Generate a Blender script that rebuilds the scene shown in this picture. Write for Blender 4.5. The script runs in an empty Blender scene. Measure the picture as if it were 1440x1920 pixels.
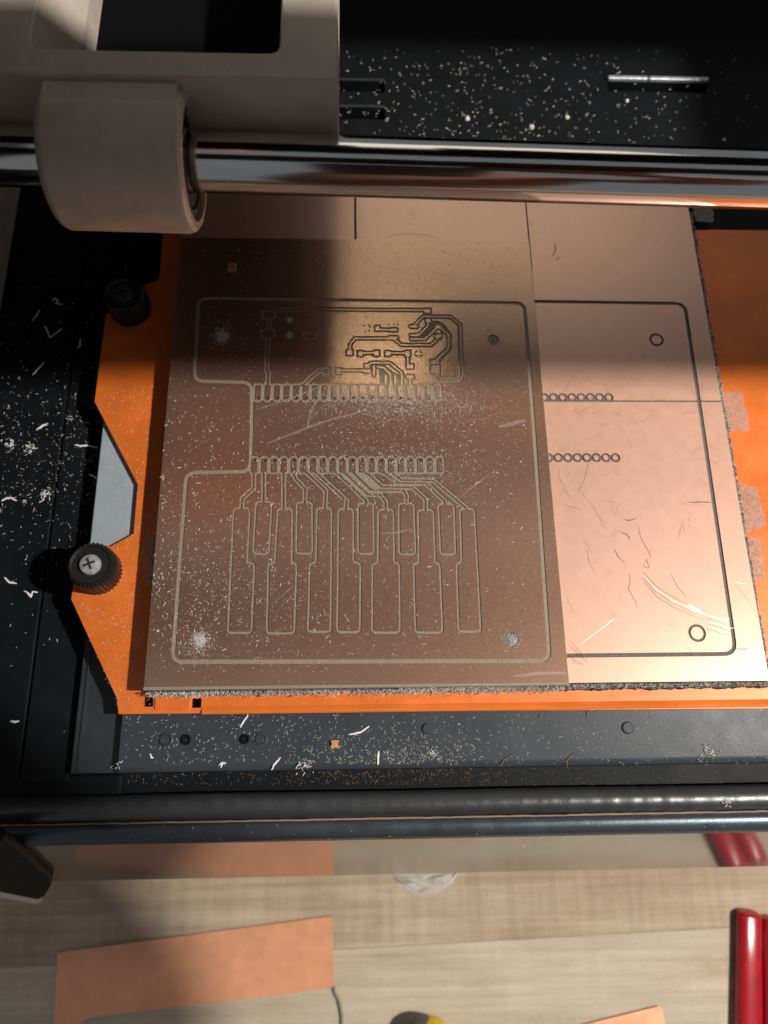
import bpy, bmesh, math, random
import numpy as np
from mathutils import Vector, Matrix
from mathutils.geometry import delaunay_2d_cdt
random.seed(7); rng = np.random.default_rng(7)
C = bpy.context.scene.collection
SC = bpy.context.scene

# ------------------------------------------------------------------ units
# all lengths below are millimetres; z = 0 is the top of the brown board,
# the table top lies at z = -134.  U() turns a point into metres, table at 0.
TABLE = -134.0
def U(p): return Vector((p[0]*.001, p[1]*.001, (p[2]-TABLE)*.001))

# ------------------------------------------------------------------ camera
F = 1470.058
CAM = np.array([49.125678, -21.337859, 189.244832])
R = np.array([[.999209, -.015707, .036532], [-.003073, -.946436, -.322878], [.039647, .32251, -.945735]])
cd = bpy.data.cameras.new('camera'); cam = bpy.data.objects.new('camera', cd); C.objects.link(cam)
rot = Matrix((R[0], -R[1], -R[2])).transposed()
cam.matrix_world = Matrix.Translation(U(CAM)) @ rot.to_4x4()
cd.sensor_fit = 'VERTICAL'; cd.sensor_height = 36.0; cd.sensor_width = 27.0
cd.lens = 36.0*F/1920
cd.clip_start = .01; cd.clip_end = 50
cd.dof.use_dof = True; cd.dof.focus_distance = .192; cd.dof.aperture_fstop = 13.0
SC.camera = cam
def at(x, y, z=0.0):
    """the point of the horizontal plane z that the photograph shows at pixel x, y"""
    d = R.T @ np.array([(x-720)/F, (y-960)/F, 1.0])
    return CAM + (z-CAM[2])/d[2]*d
def A2(x, y, z=0.0): return at(x, y, z)[:2]

# ------------------------------------------------------------------ light
w = bpy.data.worlds.new('World'); SC.world = w; w.use_nodes = True
bg = w.node_tree.nodes['Background']; bg.inputs[0].default_value = (.92, .95, 1.0, 1); bg.inputs[1].default_value = .20
SC.view_settings.view_transform = 'Standard'; SC.view_settings.look = 'None'
SC.view_settings.exposure = 0.0; SC.view_settings.gamma = 1.0
LAMP = np.array([440.0, -58.0, 462.0])
def area(name, pos, aim, size, power, col, shape='DISK'):
    l = bpy.data.lights.new(name, 'AREA'); l.shape = shape; l.size = size; l.energy = power; l.color = col
    o = bpy.data.objects.new(name, l); C.objects.link(o); o.location = U(pos)
    o.rotation_euler = (U(aim)-U(pos)).to_track_quat('-Z', 'Y').to_euler(); return o
area('desk_lamp', LAMP, (60, 20, -20), .019, 4.9, (1.0, .95, .89))
area('spot_lamp', (108, 760, 1300), (60, 60, 0), .13, .42, (1.0, .84, .58))  # added lamp, mirrored in the brown board as a gold spot
cp_ = area('reflection_panel', (250, 1640, 1500), (250, 1640, 0), 1.3, 4.0, (1.0, .89, .70), 'RECTANGLE'); cp_.data.size_y = .9  # added area light, a bright patch for the copper to mirror

# ------------------------------------------------------------------ helpers
class MB:
    def __init__(s): s.v = []; s.f = []
    def add(s, vs, fs):
        n = len(s.v); s.v += [tuple(map(float, p)) for p in vs]; s.f += [tuple(i+n for i in f) for f in fs]; return s
    def box(s, x0, x1, y0, y1, z0, z1):
        return s.prism([(x0, y0), (x1, y0), (x1, y1), (x0, y1)], z0, z1)
    def prism(s, poly, z0, z1):
        P = [tuple(p[:2]) for p in poly]
        if sum(P[i][0]*P[(i+1) % len(P)][1]-P[(i+1) % len(P)][0]*P[i][1] for i in range(len(P))) < 0: P = P[::-1]
        n = len(P)
        return s.add([(x, y, z0) for x, y in P]+[(x, y, z1) for x, y in P],
                     [tuple(range(n-1, -1, -1)), tuple(range(n, 2*n))]+[(i, (i+1) % n, n+(i+1) % n, n+i) for i in range(n)])
    def rows(s, rings, closed=True, caps=True):
        n = len(rings[0]); m = len(rings); v = [p for r in rings for p in r]; f = []
        for a in range(m-1):
            for i in range(n if closed else n-1):
                j = (i+1) % n; f.append((a*n+i, a*n+j, (a+1)*n+j, (a+1)*n+i))
        if caps and closed: f += [tuple(range(n-1, -1, -1)), tuple(range((m-1)*n, m*n))]
        return s.add(v, f)
    def lathe(s, c, prof, n=32, caps=True):       # vertical axis, prof = (radius, z)
        return s.rows([[(c[0]+r*math.cos(2*math.pi*i/n), c[1]+r*math.sin(2*math.pi*i/n), z) for i in range(n)] for r, z in prof], True, caps)
    def xlathe(s, p0, p1, prof, n=48, caps=True):  # axis p0 to p1, prof = (t in mm along, radius)
        p0 = np.array(p0, float); p1 = np.array(p1, float); a = (p1-p0)/np.linalg.norm(p1-p0)
        u = np.cross(a, (0, 0, 1)); u /= np.linalg.norm(u); v = np.cross(a, u)
        return s.rows([[tuple(p0+a*t+r*(u*math.cos(2*math.pi*i/n)+v*math.sin(2*math.pi*i/n))) for i in range(n)] for t, r in prof], True, caps)
    def tube(s, pts, r, n=6, flat=1.0):
        P = [np.array(p, float) for p in pts]; rings = []
        rr = r if isinstance(r, (list, tuple)) else [r]*len(P)
        for i, p in enumerate(P):
            d = P[min(i+1, len(P)-1)]-P[max(i-1, 0)]; d /= np.linalg.norm(d)+1e-9
            u = np.cross(d, (0, 0, 1)); l = np.linalg.norm(u); u = u/l if l > 1e-6 else np.array((1., 0, 0)); v = np.cross(u, d)
            rings.append([tuple(p+rr[i]*(u*math.cos(2*math.pi*k/n)+flat*v*math.sin(2*math.pi*k/n))) for k in range(n)])
        return s.rows(rings)
def mesh_obj(name, mb, mat, base, smooth=None):
    me = bpy.data.meshes.new(name)
    v = np.array(mb.v)-np.array(base)
    me.from_pydata([tuple(p) for p in v*.001], [], mb.f)
    bm = bmesh.new(); bm.from_mesh(me); bmesh.ops.recalc_face_normals(bm, faces=bm.faces); bm.to_mesh(me); bm.free()
    me.materials.append(mat)
    if smooth is not None:
        me.polygons.foreach_set('use_smooth', [True]*len(me.polygons)); me.set_sharp_from_angle(angle=math.radians(smooth))
    return bpy.data.objects.new(name, me)
BASE = {}
def thing(name, label, cat, base, group=None):
    o = bpy.data.objects.new(name, None); o.empty_display_size = .01; C.objects.link(o); o.location = U(base)
    o['label'] = label; o['category'] = cat
    if group: o['group'] = group
    BASE[o.name] = tuple(base); return o
def part(name, mb, mat, parent, smooth=None, bevel=0, kind=None, label=None):
    b = BASE[parent.name]
    o = mesh_obj(name, mb, mat, b, smooth); C.objects.link(o); o.parent = parent; BASE[o.name] = b
    if bevel:
        m = o.modifiers.new('bevel', 'BEVEL'); m.width = bevel*.001; m.segments = 3; m.limit_method = 'ANGLE'; m.angle_limit = math.radians(40); m.use_clamp_overlap = True
    if kind: o['kind'] = kind
    if label: o['label'] = label
    return o
def single(name, mb, mat, label=None, cat=None, group=None, kind=None, smooth=None, bevel=0):
    v = np.array(mb.v); b = ((v[:, 0].min()+v[:, 0].max())/2, (v[:, 1].min()+v[:, 1].max())/2, v[:, 2].min())
    o = mesh_obj(name, mb, mat, b, smooth); C.objects.link(o); o.location = U(b)
    if kind: o['kind'] = kind
    if label: o['label'] = label
    if cat: o['category'] = cat
    if group: o['group'] = group
    if bevel:
        m = o.modifiers.new('bevel', 'BEVEL'); m.width = bevel*.001; m.segments = 3; m.limit_method = 'ANGLE'; m.angle_limit = math.radians(40)
    BASE[o.name] = b
    return o
def arc_poly(pts, r, n=5):
    """polyline with corners rounded by r"""
    P = [np.array(p, float) for p in pts]; out = [P[0]]
    for i in range(1, len(P)-1):
        a, b, c = P[i-1], P[i], P[i+1]; u = (a-b); v = (c-b); lu = np.linalg.norm(u); lv = np.linalg.norm(v)
        k = min(r, lu*.45, lv*.45); p, q = b+u/lu*k, b+v/lv*k
        for t in np.linspace(0, 1, n): out.append((1-t)**2*p+2*t*(1-t)*b+t*t*q)
    out.append(P[-1]); return out

# ------------------------------------------------------------------ materials
def mat(name, col, rough=.5, metal=0.0, nscale=0, namt=0.0, bump=0.0, bscale=None, rvar=0.0, spec=.5, stretch=None, col2=None, coat=0.0, contrast=(.35, .65)):
    """Principled surface; noise (per mm) mixes col with col2 and modulates roughness, a finer one gives relief"""
    m = bpy.data.materials.new(name); m.use_nodes = True; nt = m.node_tree; N = nt.nodes; L = nt.links
    b = N['Principled BSDF']; b.inputs['Base Color'].default_value = (*col, 1); b.inputs['Roughness'].default_value = rough
    b.inputs['Metallic'].default_value = metal; b.inputs['Specular IOR Level'].default_value = spec; b.inputs['Coat Weight'].default_value = coat
    tc = N.new('ShaderNodeTexCoord'); mp = N.new('ShaderNodeMapping'); mp.inputs['Scale'].default_value = tuple(1000*s for s in (stretch or (1, 1, 1)))
    L.new(tc.outputs['Object'], mp.inputs[0]); b['_mp'] = 1
    if nscale:
        n = N.new('ShaderNodeTexNoise'); n.inputs['Scale'].default_value = nscale; n.inputs['Detail'].default_value = 6; n.inputs['Roughness'].default_value = .6
        L.new(mp.outputs[0], n.inputs['Vector'])
        r = N.new('ShaderNodeValToRGB'); c2 = col2 or tuple(c*(1-namt) for c in col)
        r.color_ramp.elements[0].position = contrast[0]; r.color_ramp.elements[1].position = contrast[1]
        r.color_ramp.elements[0].color = (*c2, 1); r.color_ramp.elements[1].color = (*col, 1)
        L.new(n.outputs['Fac'], r.inputs[0]); L.new(r.outputs[0], b.inputs['Base Color'])
        if rvar:
            mr = N.new('ShaderNodeMapRange'); mr.inputs['To Min'].default_value = rough-rvar; mr.inputs['To Max'].default_value = rough+rvar
            mr.inputs['From Min'].default_value = .3; mr.inputs['From Max'].default_value = .7
            L.new(n.outputs['Fac'], mr.inputs['Value']); L.new(mr.outputs[0], b.inputs['Roughness'])
    if bump:
        n2 = N.new('ShaderNodeTexNoise'); n2.inputs['Scale'].default_value = bscale or 2.0; n2.inputs['Detail'].default_value = 4
        L.new(mp.outputs[0], n2.inputs['Vector'])
        bp = N.new('ShaderNodeBump'); bp.inputs['Strength'].default_value = bump; bp.inputs['Distance'].default_value = .0001
        L.new(n2.outputs['Fac'], bp.inputs['Height']); L.new(bp.outputs[0], b.inputs['Normal'])
    return m
M = {}
M['brown'] = mat('tarnished_copper', (.50, .275, .185), .46, .55, 2.2, .0, .28, 3.5, .03, col2=(.36, .20, .135), contrast=(.25, .75))
def lacquer(m, col, rough, share):
    """adds a sharper metal lobe, as of a lacquered or burnished skin"""
    nt = m.node_tree; N = nt.nodes; L = nt.links; b = N['Principled BSDF']; out = N['Material Output']
    g = N.new('ShaderNodeBsdfPrincipled'); g.inputs['Base Color'].default_value = (*col, 1); g.inputs['Metallic'].default_value = 1; g.inputs['Roughness'].default_value = rough
    x = N.new('ShaderNodeMixShader'); x.inputs[0].default_value = share
    L.new(b.outputs[0], x.inputs[1]); L.new(g.outputs[0], x.inputs[2]); L.new(x.outputs[0], out.inputs[0])
    for l in list(b.inputs['Normal'].links): L.new(l.from_socket, g.inputs['Normal'])
lacquer(M['brown'], (.56, .385, .265), .13, .52)
M['salmon'] = mat('bright_copper', (.85, .505, .365), .56, .45, .35, .0, .22, 4.0, .05, col2=(.75, .43, .325), contrast=(.2, .75))
lacquer(M['salmon'], (.80, .56, .43), .24, .34)
M['scrap'] = mat('fresh_copper', (.92, .43, .235), .33, .22, .2, .0, .4, 1.2, .05, col2=(.80, .36, .195), contrast=(.3, .7))
M['fr4'] = mat('fibreglass', (.285, .23, .16), .6, 0, .8, .15, .3, 4)
M['fr4_dark'] = mat('dark_fibreglass', (.13, .115, .10), .7, 0, 1.2, .3, .3, 4)
M['fr4_grey'] = mat('fibreglass_edge', (.30, .30, .26), .7, 0, 1.2, .3, .3, 4)
M['orange'] = mat('orange_anodised', (.86, .20, .03), .36, .12, .09, .2, .3, 6, .07, coat=.3)
M['tape'] = mat('dark_tape', (.10, .098, .095), .8, 0, 1.5, .6, .9, 1.5)
M['flap'] = mat('clear_dusty_tape', (.62, .55, .48), .45, 0, 1.2, .2, .4, 1.5)
M['flap'].node_tree.nodes['Principled BSDF'].inputs['Alpha'].default_value = .22
M['black'] = mat('black_paint', (.009, .0105, .0125), .55, 0, .1, .3, .25, 5, .06, spec=.12)
M['black_rough'] = mat('black_matt', (.006, .006, .007), .9, 0, spec=.02)
M['bar'] = mat('charcoal_paint', (.042, .049, .057), .42, .0, .15, .15, .45, 3.0, .05, spec=.26)
M['shelf'] = mat('grey_metal', (.40, .455, .49), .42, .15, .2, .1, .2, 4)
M['sheet'] = mat('dark_steel', (.05, .055, .06), .4, .4, .1, .2, .2, 3)
M['chrome'] = mat('ground_steel', (.60, .60, .59), .11, 1.0, .3, .08, .06, 2, .02, stretch=(.05, 1, 1))
M['cast'] = mat('grey_casting', (.54, .46, .385), .48, .0, .12, .18, .8, 1.8, .05)
M['rubber'] = mat('black_rubber', (.012, .012, .012), .45, 0, .4, .2, .6, 1.0)
M['strip'] = mat('weather_rubber', (.03, .033, .036), .36, 0, .3, .2, 1.0, .45, spec=.9)
M['rail'] = mat('rail_paint', (.085, .105, .12), .34, .65, .2, .2, .35, 3.0, .04)
M['panel'] = mat('glossy_panel', (.27, .28, .275), .11, .8, .06, .06, .05, .3)
M['white'] = mat('white_rubber', (.80, .79, .77), .5)
M['dust'] = mat('fibreglass_dust', (.74, .71, .64), .75, 0, .15, .25)
M['dust_tan'] = mat('tan_dust', (.30, .20, .14), .8, 0, .4, .3)
M['dust_grey'] = mat('grey_dust', (.52, .52, .50), .85, 0, .8, .6, .8, 1.4)
M['shav'] = mat('white_shaving', (.80, .79, .74), .55)
M['hair'] = mat('dark_fibre', (.12, .07, .05), .6)
M['scratch'] = mat('burnished_scratch', (.42, .24, .19), .3, .9)
M['painted_glint'] = mat('scratch_glint', (.92, .82, .74), .35, .1)  # scratch glint put in as whitish, nearly unmetallic colour
M['tan'] = mat('board_fragment', (.62, .38, .18), .5, .2, 1.5, .4)
M['screw'] = mat('zinc_screw', (.66, .68, .70), .35, .55, .9, .4, .5, 1.2)
M['red'] = mat('red_vinyl', (.42, .006, .016), .22, 0, .2, .2, .15, .6, coat=.3)
M['yellow'] = mat('yellow_plastic', (.72, .50, .03), .35)
M['grey_yellow'] = mat('dark_plastic', (.10, .09, .07), .5)
M['film'] = bpy.data.materials.new('clear_film'); M['film'].use_nodes = True
_b = M['film'].node_tree.nodes['Principled BSDF']; _b.inputs['Alpha'].default_value = .22; _b.inputs['Roughness'].default_value = .15
_b.inputs['Base Color'].default_value = (.92, .92, .9, 1); _b.inputs['IOR'].default_value = 1.2

def wood(name, a, b, fleck, seed):
    m = bpy.data.materials.new(name); m.use_nodes = True; nt = m.node_tree; N = nt.nodes; L = nt.links
    p = N['Principled BSDF']; p.inputs['Roughness'].default_value = .62; p.inputs['Specular IOR Level'].default_value = .3
    tc = N.new('ShaderNodeTexCoord')
    def noise(scale, detail, rough=.6):
        mp = N.new('ShaderNodeMapping'); mp.inputs['Scale'].default_value = tuple(1000*s for s in scale); mp.inputs['Location'].default_value = (seed, seed*2, 0)
        L.new(tc.outputs['Object'], mp.inputs[0]); n = N.new('ShaderNodeTexNoise'); n.inputs['Scale'].default_value = 1; n.inputs['Detail'].default_value = detail; n.inputs['Roughness'].default_value = rough
        L.new(mp.outputs[0], n.inputs['Vector']); return n.outputs['Fac']
    def ramp(x, lo, hi, c0, c1):
        r = N.new('ShaderNodeValToRGB'); r.color_ramp.elements[0].position = lo; r.color_ramp.elements[1].position = hi
        r.color_ramp.elements[0].color = (*c0, 1); r.color_ramp.elements[1].color = (*c1, 1); L.new(x, r.inputs[0]); return r.outputs[0]
    def mix(t, x, y, f, fac=1.0):
        k = N.new('ShaderNodeMixRGB'); k.blend_type = t; L.new(x, k.inputs[1]); L.new(y, k.inputs[2])
        if f is None: k.inputs[0].default_value = fac
        else: L.new(f, k.inputs[0])
        return k.outputs[0]
    g = ramp(noise((.006, .22, .2), 7), .3, .7, b, a)                      # long grain
    lines = ramp(noise((.014, .5, .5), 6, .7), .36, .56, (.80, .74, .68), (1, 1, 1))
    g = mix('MULTIPLY', g, lines, None, .55)
    fl = ramp(noise((.22, .012, .1), 4, .7), .36, .62, (.87, .86, .85), (1.05, 1.05, 1.04))  # cross figure
    g = mix('MULTIPLY', g, fl, None, fleck)
    fine = ramp(noise((.35, .9, .3), 5, .75), .35, .65, (.9, .89, .88), (1.04, 1.04, 1.04))
    g = mix('MULTIPLY', g, fine, None, .7)
    big = ramp(noise((.014, .045, .03), 4), .34, .64, (.74, .66, .57), (1.06, 1.05, 1.03))
    g = mix('MULTIPLY', g, big, None, .8)
    L.new(g, p.inputs['Base Color']); return m
M['wood_a'] = wood('figured_maple', (.585, .475, .355), (.45, .345, .245), .9, 3.1)
M['wood_b'] = wood('pale_maple', (.64, .565, .45), (.53, .455, .35), .25, 9.7)

# ------------------------------------------------------------------ distance-field copper: milled grooves as geometry
def seg_d(X, Y, a, b):
    ax, ay = a; bx, by = b; dx, dy = bx-ax, by-ay; l2 = dx*dx+dy*dy+1e-12
    t = np.clip(((X-ax)*dx+(Y-ay)*dy)/l2, 0, 1); return np.hypot(X-ax-t*dx, Y-ay-t*dy)
class Field:
    def __init__(s, x0, y0, x1, y1, h):
        s.x0, s.y0, s.h = x0-2*h, y0-2*h, h; s.nx = int((x1-x0)/h)+5; s.ny = int((y1-y0)/h)+5
        s.X, s.Y = np.meshgrid(s.x0+h*np.arange(s.nx), s.y0+h*np.arange(s.ny))
        s.D = np.full(s.X.shape, 9.0); s.cut = np.full(s.X.shape, -9.0)
    def _win(s, pts, m):
        P = np.array(pts); i0 = max(0, int((P[:, 0].min()-m-s.x0)/s.h)); i1 = min(s.nx, int((P[:, 0].max()+m-s.x0)/s.h)+2)
        j0 = max(0, int((P[:, 1].min()-m-s.y0)/s.h)); j1 = min(s.ny, int((P[:, 1].max()+m-s.y0)/s.h)+2)
        return slice(j0, j1), slice(i0, i1)
    def _poly(s, w, P):
        X, Y = s.X[w], s.Y[w]; d = np.full(X.shape, 9.0); ins = np.zeros(X.shape, bool); n = len(P)
        for i in range(n):
            a, b = P[i], P[(i+1) % n]; d = np.minimum(d, seg_d(X, Y, a, b))
            if a[1] != b[1]:
                c = ((a[1] > Y) != (b[1] > Y)) & (X < (b[0]-a[0])*(Y-a[1])/(b[1]-a[1])+a[0]); ins ^= c
        return np.where(ins, -d, d)
    def net_line(s, pts, r):
        w = s._win(pts, 4); 
        for a, b in zip(pts[:-1], pts[1:]): s.D[w] = np.minimum(s.D[w], seg_d(s.X[w], s.Y[w], a, b)-r)
    def net_poly(s, P, rnd=0): w = s._win(P, 4); s.D[w] = np.minimum(s.D[w], s._poly(w, P)-rnd)
    def cut_line(s, pts, r):
        w = s._win(pts, 3)
        for a, b in zip(pts[:-1], pts[1:]): s.cut[w] = np.maximum(s.cut[w], r-seg_d(s.X[w], s.Y[w], a, b))
    def cut_poly(s, P): w = s._win(P, 3); s.cut[w] = np.maximum(s.cut[w], -s._poly(w, P))
    def cut_disc(s, c, r): s.cut_line([c, (c[0]+1e-4, c[1])], r)
    def cut_ring(s, c, r, hw):
        w = s._win([c], r+3); s.cut[w] = np.maximum(s.cut[w], hw-np.abs(np.hypot(s.X[w]-c[0], s.Y[w]-c[1])-r))
    def solid(s, g, rect, holes=()):
        gap = np.minimum(s.D, g-s.D)
        clear = np.minimum(s.cut, s.D)                   # cleared areas spare the nets
        f = -np.maximum(gap, clear)
        for c, r in holes:
            w = s._win([c], r+2); f[w] = np.minimum(f[w], np.hypot(s.X[w]-c[0], s.Y[w]-c[1])-r)
        x0, y0, x1, y1 = rect
        return np.minimum(f, np.minimum(np.minimum(s.X-x0, x1-s.X), np.minimum(s.Y-y0, y1-s.Y)))
    def loops(s, f):
        """closed contours of f = 0, solid on the left"""
        f = np.where(np.abs(f) < 1e-5, 1e-5, f); ins = f > 0
        k = ins[:-1, :-1]*1+ins[:-1, 1:]*2+ins[1:, 1:]*4+ins[1:, :-1]*8
        jj, ii = np.nonzero((k > 0) & (k < 15)); nxt = {}
        # edges: 0 bottom 1 right 2 top 3 left; (from, to) with the solid on the left
        T = {1: [(0, 3)], 2: [(1, 0)], 3: [(1, 3)], 4: [(2, 1)], 6: [(2, 0)], 7: [(2, 3)], 8: [(3, 2)], 9: [(0, 2)], 11: [(1, 2)], 12: [(3, 1)], 13: [(0, 1)], 14: [(3, 0)],
             5: [(0, 3), (2, 1)], 10: [(1, 0), (3, 2)]}
        def key(j, i, e): return ((0, j, i), (1, j, i+1), (0, j+1, i), (1, j, i))[e]
        for j, i in zip(jj.tolist(), ii.tolist()):
            for a, b in T[int(k[j, i])]: nxt[key(j, i, a)] = key(j, i, b)
        def pos(q):
            o, j, i = q
            if o == 0: a, b = f[j, i], f[j, i+1]; t = a/(a-b); return (s.x0+(i+t)*s.h, s.y0+j*s.h)
            a, b = f[j, i], f[j+1, i]; t = a/(a-b); return (s.x0+i*s.h, s.y0+(j+t)*s.h)
        out = []
        while nxt:
            q0, q = nxt.popitem(); lp = [pos(q0)]
            while q != q0 and q in nxt: lp.append(pos(q)); q = nxt.pop(q)
            out.append(simplify(lp))
        return [l for l in out if len(l) > 3]
def simplify(lp, tol=.012):
    P = np.array(lp); n = len(P); keep = [0]; i = 0
    while i < n-1:
        j = i+1; best = j; step = 1
        while j+1 < n and j-i < 60:
            j += 1; a, b = P[i], P[j]; d = b-a; l = np.hypot(*d)
            if l < 1e-9: break
            q = P[i+1:j]-a
            if np.abs(q[:, 0]*d[1]-q[:, 1]*d[0]).max()/l > tol: break
            best = j
        keep.append(best); i = best
    return P[keep]
def sarea(P): x, y = P[:, 0], P[:, 1]; return .5*float((x*np.roll(y, -1)-y*np.roll(x, -1)).sum())
def inside(p, P):
    x, y = P[:, 0], P[:, 1]; X, Y = np.roll(x, -1), np.roll(y, -1); m = (y > p[1]) != (Y > p[1])
    return bool((m & (p[0] < (X-x)*(p[1]-y)/np.where(Y == y, 1e-9, Y-y)+x)).sum() % 2)
def plates(loops):
    """contours grouped into (outer, holes), largest first"""
    outs = sorted([l for l in loops if sarea(l) > .02], key=sarea); hs = [l for l in loops if sarea(l) < -.02]
    res = [[o, []] for o in outs]
    for h in hs:
        for r in res:
            if inside(h[0], r[0]): r[1].append(h); break
    return res[::-1]
def plate_mesh(name, outer, holes, z0, z1, mat, base):
    """flat plate with holes: constrained triangulation of the outlines, top, bottom and side walls"""
    loops = [np.array(P, float)[:, :2] for P in [outer]+list(holes)]
    V = []; E = []
    for P in loops:
        n = len(V); V += [Vector((p[0], p[1])) for p in P]; E += [(n+i, n+(i+1) % len(P)) for i in range(len(P))]
    ov, oe, of = delaunay_2d_cdt(V, E, [], 0, 1e-7)[:3]
    vv = np.array([(p.x, p.y) for p in ov]); tr = np.array([f for f in of if len(f) == 3], int)
    cen = vv[tr].mean(1); par = np.zeros(len(cen), int)
    for P in loops:
        a, c = P, np.roll(P, -1, 0)
        w_ = (cen[:, 0] <= P[:, 0].max()) & (cen[:, 0] >= P[:, 0].min()) & (cen[:, 1] <= P[:, 1].max()) & (cen[:, 1] >= P[:, 1].min())
        idx = np.nonzero(w_)[0]
        for k in range(0, len(idx), 2000):
            q = cen[idx[k:k+2000]]; X, Y = q[:, :1], q[:, 1:]
            m = (a[:, 1] > Y) != (c[:, 1] > Y); dy = c[:, 1]-a[:, 1]
            xi = (c[:, 0]-a[:, 0])*(Y-a[:, 1])/np.where(dy == 0, 1e-12, dy)+a[:, 0]
            par[idx[k:k+2000]] += (m & (X < xi)).sum(1)
    tr = tr[par % 2 == 1]
    n = len(vv); t = lambda z: [((x-base[0])*.001, (y-base[1])*.001, (z-base[2])*.001) for x, y in vv]
    ed = {}
    for f in tr.tolist():
        for i in range(3): ed[(f[i], f[(i+1) % 3])] = 1
    walls = [(p+n, q+n, q, p) for p, q in ed if (q, p) not in ed]
    me = bpy.data.meshes.new(name)
    me.from_pydata(t(z1)+t(z0), [], [tuple(f) for f in tr.tolist()]+[(f[0]+n, f[2]+n, f[1]+n) for f in tr.tolist()]+walls)
    bm = bmesh.new(); bm.from_mesh(me)
    bmesh.ops.dissolve_limit(bm, angle_limit=.001, verts=bm.verts, edges=bm.edges, delimit={'NORMAL'}) if len(tr) < 60 else None
    bmesh.ops.recalc_face_normals(bm, faces=bm.faces); bm.to_mesh(me); bm.free()
    me.materials.append(mat); return me
def plate_part(name, outer, holes, z0, z1, mat, parent, kind=None):
    me = plate_mesh(name, outer, holes, z0, z1, mat, BASE[parent.name])
    o = bpy.data.objects.new(name, me); C.objects.link(o); o.parent = parent; BASE[o.name] = BASE[parent.name]
    if kind: o['kind'] = kind
    return o
def circle(c, r, n=20): return np.array([(c[0]+r*math.cos(2*math.pi*i/n), c[1]+r*math.sin(2*math.pi*i/n)) for i in range(n)])
def rrect(x0, y0, x1, y1, r=0): return np.array([(x0, y0), (x1, y0), (x1, y1), (x0, y1)], float)

# ------------------------------------------------------------------ table
ZT = TABLE
tb = thing('table_top', 'wooden table top of figured and pale maple strips', 'table', (60, 60, ZT-20)); del tb['category']; tb['kind'] = 'structure'
p0, p1 = at(0, 1815, ZT), at(1440, 1735, ZT); wa = math.atan2(p1[1]-p0[1], p1[0]-p0[0])
ca, sa = math.cos(wa), math.sin(wa)
def plank(u0, u1, v0, v1, m):
    P = [(p0[0]+ca*u-sa*v, p0[1]+sa*u+ca*v) for u, v in ((u0, v0), (u1, v0), (u1, v1), (u0, v1))]
    return part('plank', MB().prism(P, ZT-20, ZT), M[m], tb, bevel=.12)
for v0, v1, m, us in ((-400, -200.1, 'wood_a', (-500, 700)), (-200, -90.1, 'wood_b', (-500, 60, 700)), (-90, -.04, 'wood_b', (-500, 700)), (.04, 80, 'wood_a', (-500, 700)), (80.1, 190, 'wood_b', (-500, 700)), (190.1, 500, 'wood_a', (-500, 700))):
    for a, b in zip(us[:-1], us[1:]): plank(a, b-.08, v0, v1, m)

# ------------------------------------------------------------------ milling machine
ZO = -6.0      # bed top
mm = thing('milling_machine', 'black milling machine with orange bed, steel rod and grey carriage, on the wooden table', 'machine', (60, 80, ZT))
# bed: one flat orange plate with a notched left side and square slots along its front
bed_px = [(222, 1335), (219, 1310), (133, 1123), (137, 1097), (143, 1035), (170, 1020), (208, 1024), (250, 1001), (258, 908), (177, 753), (198, 590), (232, 552), (272, 534), (298, 524), (306, 432)]
bed = [A2(*p, ZO) for p in bed_px]+[(-8, 136), (158, 136), (158, 136.2), (215, 136.2), (215, -6.6)]
bed[0] = np.array((bed[0][0], -5.6))
slots = []
for cx, cy in ((278, 1316), (368, 1318)):
    c = A2(cx, cy, ZO); slots.append(rrect(c[0]-1.15, c[1]-1.1, c[0]+1.15, c[1]+1.1))
bedo = plate_part('bed_plate', np.array(bed), slots, ZO-1.5, ZO, M['orange'], mm)
m = bedo.modifiers.new('bevel', 'BEVEL'); m.width = .0003; m.segments = 2; m.limit_method = 'ANGLE'; m.angle_limit = math.radians(50)
a, b = A2(292, 1305, ZO), A2(356, 1330, ZO)
part('slot_cover', MB().box(a[0], b[0], b[1], a[1], ZO, ZO+.35), M['orange'], bedo, bevel=.15)
a = A2(380, 1318, ZO)
lip = [(-2.6, 0), (-2.6, .55), (-2.3, .8), (-1.9, .75), (-.9, .25), (0, 0)]
part('front_lip', MB().rows([[(x, -3.35+u, ZO-.2+v) for u, v in lip] for x in (a[0], 214.8)]), M['orange'], bedo, smooth=40)
# square pits under the slots
for s_ in slots: part('slot_floor', MB().prism([(p[0], p[1]) for p in s_*1.0], ZO-4.9, ZO-2.2), M['black'], bedo)

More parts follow.
